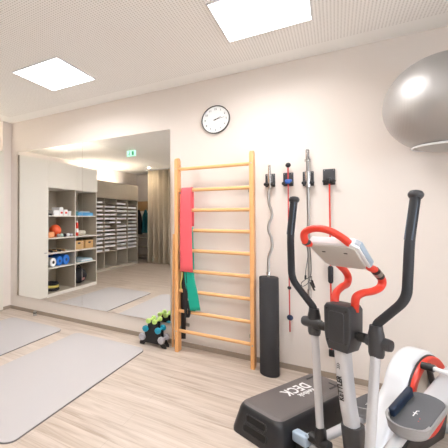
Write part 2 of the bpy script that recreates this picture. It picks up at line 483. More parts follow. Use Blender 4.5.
# row z=1.475, left column in mirror = Y 2.82..2.04
z = 1.475
cfg = [(2.60, 2.45, .10, PAPER, 'white carton'), (2.44, 2.33, .16, PAPER, 'white carton'), (2.31, 2.20, .12, PAPER, 'white carton'), (2.18, 2.10, .09, PAPER, 'white carton')]
labs = ['flat white carton at the left of the top reflected shelf', 'tallest white carton with red marks on the top reflected shelf',
        'middle-height white carton on the top reflected shelf', 'smallest white carton beside the shelf divider in the mirror']
for (a, b_, h, m_, nn), l in zip(cfg, labs):
    t = thing('carton', l, 'box', (FXX-.1, (a+b_)/2, z), 0, 'cartons on the top reflected shelf')
    obj('carton_body', box(B(), FXX-.2, FXX, b_, a, z, z+h, .003, 1), PAPER, t, smooth=False)
    if h > .11: obj('red_print', box(B(), FXX, FXX+.001, b_+.02, a-.03, z+.04, z+.075), REDP, t, smooth=False)
    else: obj('carton_lid', box(B(), FXX-.203, FXX+.003, b_-.003, a+.003, z+h-.02, z+h+.002), PAPER, t, smooth=False)
bm = B(); tube(bm, smooth_path([(FXX-.05, 2.80, z+.02), (FXX-.03, 2.74, z+.06), (FXX-.05, 2.68, z+.03), (FXX-.02, 2.63, z+.02)], 5), .018, 10)
item('massage_tool', bm, BLK, 'dark bent hand tool at the left end of the top reflected shelf', 'massage tool')
bm = B(); box(bm, FXX-.3, FXX, 1.36, 1.86, z, z+.07, .012); item('storage_tray', bm, SKYB, 'flat sky-blue tray on the top reflected shelf, right column', 'tray')
bm = B(); box(bm, FXX-.25, FXX-.02, 1.45, 1.80, z+.071, z+.10, .008); item('storage_tray', bm, mat('clear_plastic', rgb(190, 200, 205), .3), 'translucent tray lying on top of the sky-blue tray', 'tray')
bm = B(); box(bm, FXX-.25, FXX, 1.88, 2.0, z, z+.09, .01); item('storage_tray', bm, mat('petrol_plastic', rgb(60, 130, 140), .4), 'small petrol-green tray beside the shelf divider in the mirror', 'tray')
# row z=1.065
z = 1.065
bm = B(); ball(bm, (FXX-.14, 2.41, z+.121), .12); item('massage_ball', bm, ORANGE, 'bright orange-red ball in the second reflected shelf', 'ball')
bm = B(); box(bm, FXX-.14, FXX, 2.56, 2.72, z, z+.11, .025, 3); item('foam_block', bm, mat('peach_foam', rgb(236, 160, 110), .7), 'peach coloured foam block left of the orange ball', 'foam block')
bm = B(); lathe(bm, [(0, 0), (.032, 0), (.032, .19), (.02, .22), (.02, .26), (0, .262)], (FXX-.3, 2.62, z)); item('bottle', bm, NAVY, 'dark blue bottle behind the peach foam block', 'bottle')
bm = B(); lathe(bm, [(0, 0), (.03, 0), (.03, .17), (.018, .19), (.018, .24), (0, .242)], (FXX-.3, 2.53, z)); item('bottle', bm, SKYB, 'lighter blue bottle behind the orange ball, to its left', 'bottle')
for k, yy in enumerate((2.48, 2.39, 2.30, 2.20, 2.11)):
    bm = B(); ball(bm, (FXX+.01, yy, z+.036), .036); item('spiky_ball', bm, (GREYD, mat('mint', rgb(190, 215, 205), .5), DGR, PAPER, GREYD)[k],
        ('small grey ball just right of the orange ball, second reflected shelf', 'small mint ball second in the row of small balls', 'small dark ball third in the row of small balls',
         'small white ball fourth in the row of small balls', 'small grey ball at the end of the row by the divider')[k], 'ball', 'small balls in the second reflected shelf')
t = thing('spray_bottle', 'tall red and white bottle in the second reflected shelf', 'bottle', (FXX-.06, 1.85, z))
bm = B(); lathe(bm, [(0, 0), (.036, 0), (.036, .24), (.025, .27), (0, .271)], (FXX-.06, 1.85, z)); obj('bottle_body', bm, REDP, t)
bm = B(); lathe(bm, [(.0365, .07), (.0375, .07), (.0375, .15), (.0365, .15)], (FXX-.06, 1.85, z)); obj('white_label', bm, PAPER, t)
bm = B(); lathe(bm, [(0, 0), (.018, 0), (.018, .035), (0, .036)], (FXX-.06, 1.85, z+.271)); obj('cap', bm, PAPER, t)
bm = B()
for k in range(7):
    ball(bm, (FXX-.12-random.random()*.08, 1.52+k*.045, z+.05+random.random()*.025), .05, (1, 1.2, .9), 12)
item('towel', bm, mat('cream_cloth', rgb(232, 226, 214), .9), 'crumpled cream towel in the second reflected shelf', 'towel')
# row z=.79
z = .79
for k in range(5):
    yy = 2.74-k*.115; bm = B()
    tube(bm, [(FXX-.26, yy-.05, z+.02), (FXX-.02, yy, z+.02)], .018, 10); ball(bm, (FXX-.02, yy, z+.022), .022, n=12)
    item('wooden_roller', bm, (TAN, DGR)[k % 2], ('tan wooden roller at the left of the third reflected shelf', 'dark roller second from the left, third reflected shelf',
        'tan wooden roller in the middle of the third reflected shelf', 'dark roller right of the middle, third reflected shelf', 'tan wooden roller nearest the divider, third reflected shelf')[k], 'massage roller', 'rollers on the third reflected shelf')
for k, (a, b_) in enumerate(((1.68, 2.01), (1.36, 1.63))):
    t = thing('cardboard_box', ('larger brown cardboard box with a hand hole, beside the divider', 'smaller brown cardboard box with a hand hole, outer end of shelf')[k], 'box', (FXX-.1, (a+b_)/2, z), 0, 'brown boxes in the reflected shelf')
    bm = B()
    box(bm, FXX-.22, FXX, a, b_, z, z+.17, .004, 1)
    obj('box_body', bm, CARD, t, smooth=False)
    yc = (a+b_)/2; bm = B(); prism(bm, rrect(.09, .035, .017, 4, yc, z+.125), FXX, FXX+.0015, 'yz'); obj('hand_hole', bm, BLK, t, smooth=False)
# row z=.525
z = .525
def roll(yc, r, m_, label, cx=None):
    t = thing('foam_roll', label, 'foam roll', (FXX-.15, yc, z), 0, 'rolls in the fourth reflected shelf')
    bm = B(); lathe(bm, [(.03, 0), (r-.008, 0), (r, .008), (r, .30), (r-.008, .308), (.03, .308)], (FXX-.31, yc, z+r+.001), (1, 0, 0)); obj('roll_body', bm, m_, t)
    bm = B(); lathe(bm, [(0, 0), (.03, 0), (.03, .309), (0, .309)], (FXX-.31, yc, z+r+.001), (1, 0, 0)); obj('core', bm, BLK if m_ is PAPER else NAVY, t)
roll(2.60, .082, PAPER, 'white roll with dark core left of the blue rolls')
roll(2.425, .088, BLUE, 'blue foam roll next to the white roll')
roll(2.235, .098, BLUE, 'blue foam roll nearest the shelf divider')
bm = B(); box(bm, FXX-.25, FXX-.02, 2.70, 2.79, z, z+.12, .02); item('foam_block', bm, DGR, 'dark grey foam block left of the white roll', 'foam block')
for k in range(3):
    bm = B(); box(bm, FXX-.33, FXX+.02, 1.40+.02*k, 1.80-.01*k, z+.002+.019*k, z+.019+.019*k, .002, 1)
    item('folder', bm, (mat('ice_blue', rgb(176, 205, 220), .5), PAPER, MATS['ice_blue'])[k] if k else mat('ice_blue', rgb(176, 205, 220), .5),
         ('pale blue folder at the bottom of the reflected pile', 'white folder in the middle of the reflected pile', 'pale blue folder on top of the reflected pile')[k], 'folder', 'folders in the fourth reflected shelf')
bm = B(); box(bm, FXX-.3, FXX-.05, 1.86, 1.99, z, z+.14, .03, 3); item('pouch', bm, DARKC, 'dark cloth pouch beside the divider, fourth reflected shelf', 'bag')
# bottom z=.06
z = .06
for k, (m_, r, l) in enumerate(((DARKC, .15, 'dark coiled strap at the bottom of the reflected pile of straps'), (YEL, .13, 'pale yellow coiled strap in the reflected pile'), (DARKC, .11, 'dark coiled strap on top of the reflected pile'), )):
    bm = B(); torus(bm, (FXX-.17, 2.50-.02*k, z+.025+k*.048), r, .022, n=28); item('coiled_strap', bm, m_, l, 'strap', 'coiled straps')
t = thing('gym_bag', 'black bag with pinkish patch in the lowest reflected shelf', 'bag', (FXX-.15, 1.72, z))
bm = B(); ball(bm, (FXX-.15, 1.68, z+.16), .16, (.9, 1.35, 1), 20); obj('bag_body', bm, DARKC, t)
bm = B(); torus(bm, (FXX-.15, 1.68, z+.31), .06, .01, (1, 0, 0), arc=(0, 2*PI), n=24); obj('bag_handle', bm, BLK, t)
bm = B(); ball(bm, (FXX-.03, 1.68, z+.12), .06, (.35, 1, .8), 14); obj('patch', bm, mat('dusty_pink', rgb(170, 120, 120), .8), t)
bm = B(); box(bm, FXX-.3, FXX-.05, 1.93, 2.0, z, z+.34, .02); item('foam_block', bm, DARKC, 'upright black block against the divider, lowest reflected shelf', 'foam block')

# second, farther cabinet with letter trays
X2 = -5.18
cab2 = thing('tray_cabinet', 'taupe pigeonhole cabinet full of white letter trays, seen in mirror', 'cabinet', (X2, -.85, 0))
ya, yb = -2.06, .38
cols = [ya+.61*k for k in range(5)]
bm = B()
for y in cols: box(bm, X2-.6, X2, y-.012, y+.012, 0, 1.97)
box(bm, X2-.6, X2-.002, ya, yb, 0, .07)
obj('body', bm, CAB2, cab2, smooth=False)
obj('back_panel', box(B(), X2-.62, X2-.6, ya, yb, 0, 2.42), CAB2, cab2, smooth=False)
obj('upper_panel', box(B(), X2-.6, X2+.01, ya-.012, yb+.012, 1.97, 2.42), CABD, cab2, smooth=False)
rows = [.52+.108*i for i in range(13)]
bm = B()
for z in rows:
    for k in range(4): box(bm, X2-.5, X2-.004, cols[k]+.012, cols[k+1]-.012, z-.008, z)
obj('pigeonhole_boards', bm, CAB2, cab2, smooth=False)
strip(X2-.45, -1.9, .3, 2.421, 'uplight strip on top of the letter tray cabinet')
# tray: an open shallow box with a sheaf of paper
tr = None
for ri, z in enumerate(rows):
    for k in range(4):
        for h in (0, 1):
            if random.random() < .10 or (ri == 12 and k % 2 == 0): continue
            y = cols[k]+.02+h*.287+.14
            if tr is None:
                tr = thing('letter_tray', 'white letter tray in a pigeonhole of the reflected taupe cabinet', 'letter tray', (X2-.03, y, z), 0, 'white letter trays in the taupe cabinet')
                bm = B(); box(bm, -.3, 0, -.13, .13, 0, .006); box(bm, -.3, 0, -.13, -.125, .006, .05); box(bm, -.3, 0, .125, .13, .006, .05); box(bm, -.005, 0, -.13, .13, .006, .042)
                obj('tray', bm, PAPER, tr, local=True, smooth=False)
                obj('paper_sheaf', box(B(), -.29, -.01, -.12, .12, .006, .046), PAPER, tr, local=True, smooth=False)
            else:
                dup(tr, (X2-.03+random.uniform(-.02, .02), y, z))

# coat rack beyond it
cr_ = thing('coat_rack', 'wooden coat rack with shoe shelves beside the curtain, in mirror', 'coat rack', (-5.3, -3.1, 0))
obj('hook_board', box(B(), -5.88, -4.7, -3.30, -3.275, 1.66, 2.0), TAN, cr_, smooth=False)
obj('side_board', box(B(), -4.70, -4.68, -3.30, -2.95, 0, 2.0), TAN, cr_, smooth=False)
for z in (.12, .42, .72): obj('shoe_shelf', box(B(), -5.88, -4.7, -3.28, -2.96, z, z+.025), CAB2, cr_, smooth=False)
for k in range(4):
    bm = B(); x = -5.75+.27*k; tube(bm, round_corners([(x, -3.275, 1.72), (x, -3.21, 1.72), (x, -3.20, 1.77)], .02), .006, 8); obj('hook', bm, STEEL, cr_)
def coat(x, m_, l, h):
    bm = B(); rings = []
    for i in range(11):
        f_ = i/10; zz = 1.70-h*f_
        w = .03+.085*min(1, f_*3.5)+.02*f_; dp = .03+.04*min(1, f_*3)
        rings.append([bm.verts.new((x+w*math.sin(2*PI*k/24)*(1+.12*math.cos(6*2*PI*k/24)*f_), -3.16+dp*math.cos(2*PI*k/24)*(1+.2*math.sin(5*2*PI*k/24+f_)*f_), zz)) for k in range(24)])
    for a, b_ in zip(rings, rings[1:]):
        for k in range(24): bm.faces.new((a[k], a[(k+1) % 24], b_[(k+1) % 24], b_[k]))
    bm.faces.new(rings[0]); bm.faces.new(rings[-1])
    tag(obj('hanging_coat', bm, m_), l, 'coat')
coat(-5.745, DARKC, 'dark coat hanging beside the taupe cabinet, in mirror', .85)
coat(-5.475, TEALC, 'teal coat hanging between dark coat and curtain, in mirror', .80)

# curtain on a ceiling rail, hanging parallel to the mirror wall
cu = thing('curtain', 'floor-length beige-brown pleated curtain reflected in the mirror', 'curtain', (-4.1, -2.30, 0))
bm = B(); N = 220; x0, x1 = -4.93, -3.2
for (zz,) in ((.02,), (2.92,)):
    pass
va, vb = [], []
for i in range(N+1):
    x = x0+(x1-x0)*i/N; ph = i/N*2*PI*10
    va.append(bm.verts.new((x+.030*math.sin(ph*2), -2.30+.115*math.sin(ph)+.02*math.sin(ph*.37), .02)))
    vb.append(bm.verts.new((x+.024*math.sin(ph*2), -2.30+.085*math.sin(ph), 2.91)))
for i in range(N): bm.faces.new((va[i], va[i+1], vb[i+1], vb[i]))
o = obj('cloth', bm, CURT, cu); sm = o.modifiers.new('thickness', 'SOLIDIFY'); sm.thickness = .004
obj('rail', box(B(), x0-.05, x1+.2, -2.32, -2.28, 2.92, 2.954), WHITEP, cu, smooth=False)

dl = thing('added_curtain_spot', 'small round ceiling spot added in front of the curtain to brighten it', 'ceiling light', (-4.72, -1.95, ZC-.01))  # added lamp that brightens the curtain; no fixture is seen there
bm = B(); lathe(bm, [(.035, 0), (.05, -.002), (.05, .01), (.035, .01)], (-4.72, -1.95, ZC-.01)); obj('bezel', bm, WHITEP, dl)
bm = B(); lathe(bm, [(0, .004), (.035, .004), (.035, .009), (0, .009)], (-4.72, -1.95, ZC-.01)); obj('lamp_disc', bm, emit('added_spot_glow', (1., .86, .68), 160.), dl)

# exit sign hanging from the ceiling (reads from the mirror side)
ex = thing('exit_sign', 'small green and white emergency exit sign under the ceiling, in mirror', 'exit sign', (-3.78, .75, 2.77))
EXG = emit('exit_green', rgb(30, 140, 100), .3); EXW = emit('exit_white', rgb(170, 235, 205), .55)
obj('sign_box', box(B(), -3.89, -3.67, .735, .765, 2.80, 2.93, .004), EXW, ex, smooth=False)
bm = B(); cyl(bm, (-3.84, .75, 2.93), (-3.84, .75, 2.955), .006, 8); cyl(bm, (-3.72, .75, 2.93), (-3.72, .75, 2.955), .006, 8); obj('hanger', bm, STEEL, ex)
bm = B(); prism(bm, rrect(.052, .088, .004, 2, -3.735, 2.865), .7655, .768, 'xz'); obj('door_pictogram', bm, EXG, ex, smooth=False)
bm = B(); M = frame((-3.80, .7665, 2.865), (-1, 0, 0), (0, 0, 1))
ball(bm, (-3.812, .767, 2.902), .010, (1, .15, 1), 10)
tube(bm, [(-3.815, .767, 2.885), (-3.825, .767, 2.855), (-3.805, .767, 2.84), (-3.815, .767, 2.815)], [.008, .009, .006, .005], 6, ry=.0012)
tube(bm, [(-3.825, .767, 2.855), (-3.84, .767, 2.84), (-3.855, .767, 2.838)], [.008, .006, .005], 6, ry=.0012)
tube(bm, [(-3.83, .767, 2.87), (-3.815, .767, 2.885), (-3.795, .767, 2.872)], .004, 6, ry=.0012)
obj('running_figure', bm, EXG, ex)

# ------------------------------------------------------------------ wall clock
cc = onY(216.5, 119.5, YW); R_ = .15
ck = thing('wall_clock', 'round white wall clock with thin dark rim, above the wall bars', 'clock', (cc.x, YW, cc.z))
A = (0, -1, 0)
bm = B(); lathe(bm, [(0, 0), (R_-.004, 0), (R_, .004), (R_, .03), (R_-.003, .034), (R_-.007, .032), (R_-.008, .020), (R_-.0085, .001), (0, .001)], cc, A, 48); obj('rim', bm, CLR, ck)
bm = B(); lathe(bm, [(0, .012), (R_-.0086, .012), (R_-.0086, .018), (0, .018)], cc, A, 48); obj('face', bm, CLW, ck)
for k in range(12):
    a = PI/6*(k+1)
    bm = text_bm(str(k+1), .030, .0006)
    bm.transform(frame((cc.x+math.sin(a)*.112, YW-.0188, cc.z+math.cos(a)*.112), (1, 0, 0), (0, 0, 1)))
    obj('numeral', bm, CLR, ck, smooth=False)
def hand(name, a, L_, w):
    bm = B(); d_ = Vector((math.sin(a), 0, math.cos(a))); s_ = Vector((math.cos(a), 0, -math.sin(a)))
    q = Vector((cc.x, YW-.021, cc.z))
    P4 = [q-d_*.02-s_*w, q-d_*.02+s_*w, q+d_*L_+s_*w*.5, q+d_*L_-s_*w*.5]
    va = [bm.verts.new(p_) for p_ in P4]; vb = [bm.verts.new(p_+Vector((0, -.0015, 0))) for p_ in P4]
    bm.faces.new(va); bm.faces.new(vb[::-1])
    for k in range(4): bm.faces.new((va[k], va[(k+1) % 4], vb[(k+1) % 4], vb[k]))
    obj(name, bm, CLR, ck, smooth=False)
hand('hour_hand', math.radians(67), .062, .004); hand('minute_hand', math.radians(80), .095, .0028)
bm = B(); cyl(bm, (cc.x, YW-.018, cc.z), (cc.x, YW-.025, cc.z), .007, 12); obj('hub', bm, CLR, ck)

# ------------------------------------------------------------------ wall bars
wb = thing('wall_bars', 'beech wooden wall bars with nine rungs, between mirror and hanging rods', 'wall bars', (-1.05, 3.5, 0))
for (a, b_) in ((-1.458, -1.42), (-.688, -.651)):
    bm = B()
    prof = [(3.45, 0), (3.55, 0), (3.55, 2.09)] + [(3.5+.05*math.cos(t), 2.06+.035*math.sin(t)) for t in [PI*k/8 for k in range(0, 9)]][1:-1] + [(3.45, 2.06)]
    prism(bm, [(3.45, 0), (3.55, 0), (3.55, 2.06), (3.54, 2.082), (3.515, 2.093), (3.485, 2.093), (3.46, 2.082), (3.45, 2.06)], a, b_, 'yz', .003)
    up_ = obj('upright', bm, WOODV, wb)
    for z in (1.97, .224):
        bm = B(); cyl(bm, ((a+b_)/2, 3.452, z), ((a+b_)/2, 3.446, z), .007, 10); obj('bolt', bm, STEEL, up_)
    for z in (1.72, .245):
        bm = B(); sx = 1 if a < -1 else -1; xx = b_ if sx > 0 else a-.0
        box(bm, min(xx, xx+sx*.004), max(xx, xx+sx*.004), 3.50, YW, z-.018, z+.018)
        box(bm, min(xx, xx+sx*.05), max(xx, xx+sx*.05), YW-.004, YW, z-.018, z+.018)
        obj('wall_bracket', bm, STEEL, up_, smooth=False)
for z in (1.97, 1.738, 1.522, 1.307, 1.091, .873, .655, .435, .222):
    bm = B(); tube(bm, [(-1.421, 3.495, z), (-.687, 3.495, z)], .0185, 16, ry=.0135, up=(0, 0, 1)); obj('rung', bm, WOODH, wb)

# resistance bands on the wall bars
def ribbon(bm, secs, th=.004):
    """secs: list of (left point, right point)"""
    L_ = smooth_path([s[0] for s in secs], 5); Rr = smooth_path([s[1] for s in secs], 5)
    q = [[bm.verts.new(a+(b_-a)*k/6+Vector((0, .003*math.sin(k*1.9+i*.35), 0))) for k in range(7)] for i, (a, b_) in enumerate(zip(L_, Rr))]
    for a, b_ in zip(q, q[1:]):
        for k in range(6): bm.faces.new((a[k], a[k+1], b_[k+1], b_[k]))
    return bm
def rib_obj(name, secs, m_, label, cat):
    o = obj(name, ribbon(B(), secs), m_); s = o.modifiers.new('thickness', 'SOLIDIFY'); s.thickness = .003; s.offset = 0
    tag(o, label, cat); return o
V = Vector
rx0, rx1 = -1.388, -1.265
rib_obj('resistance_band', [(V((rx0, 3.532, 1.35)), V((rx1, 3.532, 1.35))), (V((rx0, 3.528, 1.60)), V((rx1, 3.528, 1.60))), (V((rx0, 3.519, 1.745)), V((rx1, 3.519, 1.745))),
    (V((rx0, 3.495, 1.764)), V((rx1, 3.495, 1.764))), (V((rx0, 3.472, 1.745)), V((rx1, 3.472, 1.745))), (V((rx0-.003, 3.452, 1.6)), V((rx1, 3.452, 1.6))),
    (V((rx0-.005, 3.45, 1.2)), V((rx1+.005, 3.45, 1.2))), (V((rx0-.005, 3.452, .868)), V((rx1+.015, 3.452, .868)))], BANDR,
    'wide coral-red resistance band draped over the second rung', 'resistance band')
def sec(pa, pb, py, Y): return (onY(pa, py, Y), onY(pb, py, Y))
rib_obj('resistance_band', [sec(190.5, 195, 312, 3.525), sec(191, 194.2, 290, 3.53), sec(190, 193.8, 262, 3.53), sec(189, 193.3, 240, 3.528),
    (V((onY(189, 232, 3.52).x, 3.518, 1.318)), V((onY(193.4, 232, 3.52).x, 3.518, 1.318))),
    (V((onY(188.5, 230, 3.495).x, 3.495, 1.332)), V((onY(193.2, 230, 3.495).x, 3.495, 1.332))),
    (V((onY(187.5, 231, 3.47).x, 3.470, 1.318)), V((onY(192.6, 231, 3.47).x, 3.470, 1.318))),
    sec(184, 192, 250, 3.468), sec(183, 193, 272, 3.468), sec(186.5, 197, 292, 3.468), sec(190, 200, 310, 3.468)], BANDG,
    'teal-green resistance band hanging below the red one', 'resistance band')
rib_obj('resistance_band', [sec(186, 189.5, 300, 3.472), sec(187.5, 190, 312, 3.472), sec(185.5, 188.5, 317, 3.472), sec(184, 187, 312, 3.47), sec(182.5, 187.5, 290, 3.468),
    (V((-1.385, 3.470, 1.098)), V((-1.335, 3.470, 1.098))), (V((-1.385, 3.495, 1.116)), V((-1.335, 3.495, 1.116))), (V((-1.385, 3.519, 1.095)), V((-1.335, 3.519, 1.095))),
    sec(180.8, 186, 290, 3.53), sec(180.8, 185.5, 315, 3.53), sec(181, 185.2, 338, 3.53)], BANDB,
    'black resistance strap hanging beside the left upright', 'resistance band')
bm = B(); tube(bm, smooth_path([onY(182.2, 272, 3.462), onY(181.8, 277, 3.462), onY(180.6, 283, 3.462), onY(181.0, 289, 3.462)], 5), .006, 8, ry=.003)
tag(obj('cord', bm, YEL), 'thin pale yellow cord hanging beside the left upright', 'cord')

# two wooden sticks leaning between mirror and wall bars
for k, (xa, xb, l) in enumerate(((-1.545, -1.528, 'wooden gymnastics stick leaning beside the mirror edge, the left one'), (-1.508, -1.484, 'wooden gymnastics stick leaning against the wall next to the left upright'))):
    bm = B(); tube(bm, [(xb, 3.56, 0.002), (xa, 3.635, 1.255)], .0125, 12)
    tag(obj('gymnastics_stick', bm, WOODH), l, 'wooden stick')

# ------------------------------------------------------------------ dumbbell rack
dr = thing('dumbbell_rack', 'small black A-shaped dumbbell rack below the mirror corner', 'dumbbell rack', (-1.725, 3.50, 0))
XC = -1.725
tiers = [(.118, .095, .040, GREYD, 'grey'), (.077, .193, .035, TEAL, 'teal'), (.038, .285, .028, LIME, 'lime green')]
for yy in (3.462, 3.532):
    poly = [(XC-.165, 0), (XC-.165, .02), (XC-.118, .043)]
    left = []
    for dx, z, r, *_ in tiers:
        left += [(XC-dx-.022, z-.036+(.01 if z > .1 else 0)), (XC-dx-.020, z-.018), (XC-dx+.0, z-.022), (XC-dx+.02, z-.012)]
    right = [(2*XC-x, z) for x, z in left[::-1]]
    poly = [(XC-.165, 0), (XC-.165, .025)]+left+[(XC, .285)]+right+[(XC+.165, .025), (XC+.165, 0), (XC+.11, 0), (XC+.09, .03), (XC-.09, .03), (XC-.11, 0)]
    bm = B(); prism(bm, poly, yy-.006, yy+.006, 'xz'); obj('side_frame', bm, BLK, dr, smooth=False)
bm = B()
for z in (.04, .13, .22): box(bm, XC-.05 if z < .1 else XC-.02, XC+.05 if z < .1 else XC+.02, 3.468, 3.526, z, z+.012)
obj('cross_brace', bm, BLK, dr, smooth=False)
for dx, z, r, m_, cn in tiers:
    for s, side in ((-1, 'left'), (1, 'right')):
        x = XC+s*dx
        t = thing('dumbbell', '%s dumbbell on the %s side of the black rack' % (cn, side), 'dumbbell', (x, 3.497, z-r), 0, 'dumbbells on the rack')
        for yy in (3.430, 3.564):
            bm = B(); lathe(bm, [(0, -.024), (r*.8, -.024), (r, -.014), (r, .014), (r*.8, .024), (0, .024)], (x, yy, z), (0, 1, 0), 8); obj('head', bm, m_, t, smooth=False)
        bm = B(); cyl(bm, (x, 3.454, z), (x, 3.540, z), .013, 12); obj('handle', bm, m_, t)

# ------------------------------------------------------------------ holders on the wall and what hangs in them
def holder(px, py, w, h, label):
    c_ = onY(px, py, YW)
    t = thing('wall_holder', label, 'wall holder', (c_.x, YW, c_.z), 0, 'black clip holders on the wall')
    obj('back_plate', box(B(), c_.x-w/2, c_.x+w/2, YW-.018, YW, c_.z-h/2, c_.z+h/2, .005), DGR, t)
    for s in (-1, 1):
        bm = B(); cyl(bm, (c_.x+s*.034, YW-.018, c_.z-.042), (c_.x+s*.034, YW-.075, c_.z-.042), .011, 12); ball(bm, (c_.x+s*.034, YW-.075, c_.z-.042), .017, n=12); obj('clip', bm, BLK, t)
    for s in (-1, 1):
        bm = B(); cyl(bm, (c_.x+s*(w/2-.012), YW-.018, c_.z+h/2-.012), (c_.x+s*(w/2-.012), YW-.021, c_.z+h/2-.012), .004, 8); obj('screw', bm, STEEL, t)
    return c_
h1 = holder(270.7, 180.5, .088, .130, 'leftmost black wall holder, carrying the wavy steel bar')
h2 = holder(288.8, 179.5, .088, .130, 'black wall holder with the blue clamp and red stick')
h3 = holder(308.7, 178.8, .090, .135, 'black wall holder carrying the long straight steel bar')
h4 = holder(329.5, 177.0, .094, .145, 'rightmost black wall holder with the thin red rod')

# wavy curl bar + black roller
cb = thing('curl_bar', 'wavy steel curl bar hanging from the leftmost holder', 'curl bar', (h1.x, 3.6, .90))
bm = B(); cyl(bm, onY(269.6, 165, 3.615), onY(269.9, 174, 3.612), .0125, 14); cyl(bm, onY(269.9, 174, 3.612), onY(270.6, 187.5, 3.608), .021, 16); obj('sleeve', bm, CHROME, cb)
pz = [(269.9, 187.5), (268.8, 193), (268.9, 203), (271.2, 210), (271.6, 217), (268.9, 224), (268.5, 231), (271.1, 238), (271.7, 247), (268.6, 256), (268.0, 263), (268.0, 272), (268, 279)]
pts = [onY(x, y, 3.606-.12*(y-187.5)/91) for x, y in pz]
bm = B(); tube(bm, smooth_path(pts, 4), .0125, 12); obj('bar', bm, STEEL, cb)
bm = B(); e0 = pts[-2]; cyl(bm, e0, e0+(pts[-1]-e0)*.4, .018, 14); obj('collar', bm, CHROME, cb)
RC = (-.520, 3.445)
fr = thing('foam_roller', 'tall black foam roller standing on the floor beside the wall bars', 'foam roller', (RC[0], RC[1], 0))
bm = B(); lathe(bm, [(.022, .895), (.078, .895), (.083, .888), (.083, .006), (.078, 0), (.022, 0)], (*RC, 0), n=36); obj('roller_body', bm, RUB, fr)
bm = B(); lathe(bm, [(0, .86), (.0225, .86), (.0225, .001), (0, .001)], (*RC, 0), n=16); obj('core', bm, BLK, fr)

# red stick with black balls and blue clamp
st = thing('swing_stick', 'thin red stick with black ball ends and a blue clamp', 'exercise stick', (h2.x, 3.6, .40))
YS = 3.60
bm = B(); tube(bm, [onY(288.5, 163, YS), onY(288.3, 240, YS), onY(288.8, 331, YS)], .0055, 10); obj('rod', bm, mat('red_rod', rgb(200, 60, 60), .4), st)
for (x, y, r) in ((288.6, 165, .024), (288.6, 287.5, .017), (289, 317, .027)):
    bm = B(); ball(bm, onY(x, y, YS), r, n=16); obj('end_ball', bm, BLK if y < 300 else NAVY, st)
bm = B(); c_ = onY(288.8, 181.5, YS-.004); box(bm, c_.x-.03, c_.x+.03, c_.y-.022, c_.y+.022, c_.z-.022, c_.z+.022, .014, 4); obj('clamp', bm, mat('clamp_blue', rgb(52, 92, 168), .4), st)

# straight steel bar
bb = thing('barbell_bar', 'long straight steel bar hanging from the third holder', 'barbell', (h3.x, 3.6, .7))
a, b_ = onY(308.1, 149, 3.60), onY(308.6, 298, 3.60)
def lp(py): f_ = (py-149)/149; return a+(b_-a)*f_
bm = B(); cyl(bm, a, b_, .0125, 14); obj('bar', bm, STEEL, bb)
for y0, y1, r in ((150, 160, .017), (159, 161.5, .026), (171, 187, .024), (289, 297.5, .018)):
    bm = B(); cyl(bm, lp(y0), lp(y1), r, 18); obj('sleeve', bm, CHROME, bb)

# red flexible rod with black grip
fx_ = thing('flexible_rod', 'bright red thin rod with black grip, hanging at the far right', 'exercise rod', (h4.x, 3.6, .2))
bm = B(); tube(bm, [onY(329.8, 182, 3.61), onY(330, 353, 3.61)], .0065, 10); obj('rod', bm, REDP, fx_)
bm = B(); lathe(bm, [(0, 0), (.012, 0), (.02, .015), (.021, .14), (.013, .155), (0, .156)], onY(329.9, 283, 3.61)); obj('grip', bm, FOAM, fx_)
c_ = onY(329.8, 180.5, 3.61); bm = B(); box(bm, c_.x-.014, c_.x+.014, c_.y-.013, c_.y+.013, c_.z-.03, c_.z+.025, .006); obj('top_cap', bm, BLK, fx_)
c_ = onY(330, 352, 3.61); bm = B(); box(bm, c_.x-.022, c_.x+.022, c_.y-.016, c_.y+.016, c_.z-.03, c_.z+.03, .006); obj('end_cap', bm, BLK, fx_)

# ------------------------------------------------------------------ silver ball on its wall ring
BC = V((.653, 3.262, 2.253)); BR = .345
bm = B(); bmesh.ops.create_uvsphere(bm, u_segments=96, v_segments=64, radius=BR, matrix=Matrix.Rotation(math.radians(90), 4, 'Y'))
o = obj('exercise_ball', bm, BALL, base=False); o.location = BC
tag(o, 'big silver exercise ball on a white wall ring, upper right', 'exercise ball')
rg = thing('ball_ring', 'white wire wall ring carrying the silver ball', 'ball holder', (BC.x, YW, 1.94))
RZ = 1.948
bm = B(); torus(bm, (BC.x, BC.y, RZ), .178, .008, n=56); obj('ring', bm, WHITEP, rg)
for dx, dy in ((.115, .130), (.160, .068)):
    bm = B(); tube(bm, [(BC.x+dx, BC.y+dy, RZ), (BC.x+dx, YW-.004, RZ)], .006, 10); obj('arm', bm, WHITEP, rg)
bm = B(); box(bm, BC.x+.10, BC.x+.18, YW-.006, YW, RZ-.03, RZ+.03, .002, 1); obj('wall_plate', bm, WHITEP, rg)

# ------------------------------------------------------------------ step deck
dk = thing('step_platform', 'black step platform with dotted top and white lettering on the floor', 'step platform', (-.232, 2.760, 0), math.radians(63.2))
L0, W0, L1, W1, H = .48, .188, .435, .145, .20
bm = B()
def ring(l, w, r, z): return [bm.verts.new((x, y, z)) for x, y in rrect(2*l, 2*w, r, 6)]
rr = [ring(L0, W0, .05, .0), ring(L0, W0, .05, .02), ring(L0-.022, W0-.022, .055, .12), ring(L0-.032, W0-.030, .055, .160), ring(L0-.039, W0-.036, .055, .176), ring(L0-.050, W0-.046, .055, .189), ring(L0-.066, W0-.062, .05, .197), ring(L0-.085, W0-.08, .045, H)]
for a, b_ in zip(rr, rr[1:]):
    n_ = len(a)
    for k in range(n_): bm.faces.new((a[k], a[(k+1) % n_], b_[(k+1) % n_], b_[k]))
bm.faces.new(rr[-1]); bm.faces.new(rr[0][::-1])
obj('body', bm, DECKB, dk, local=True)
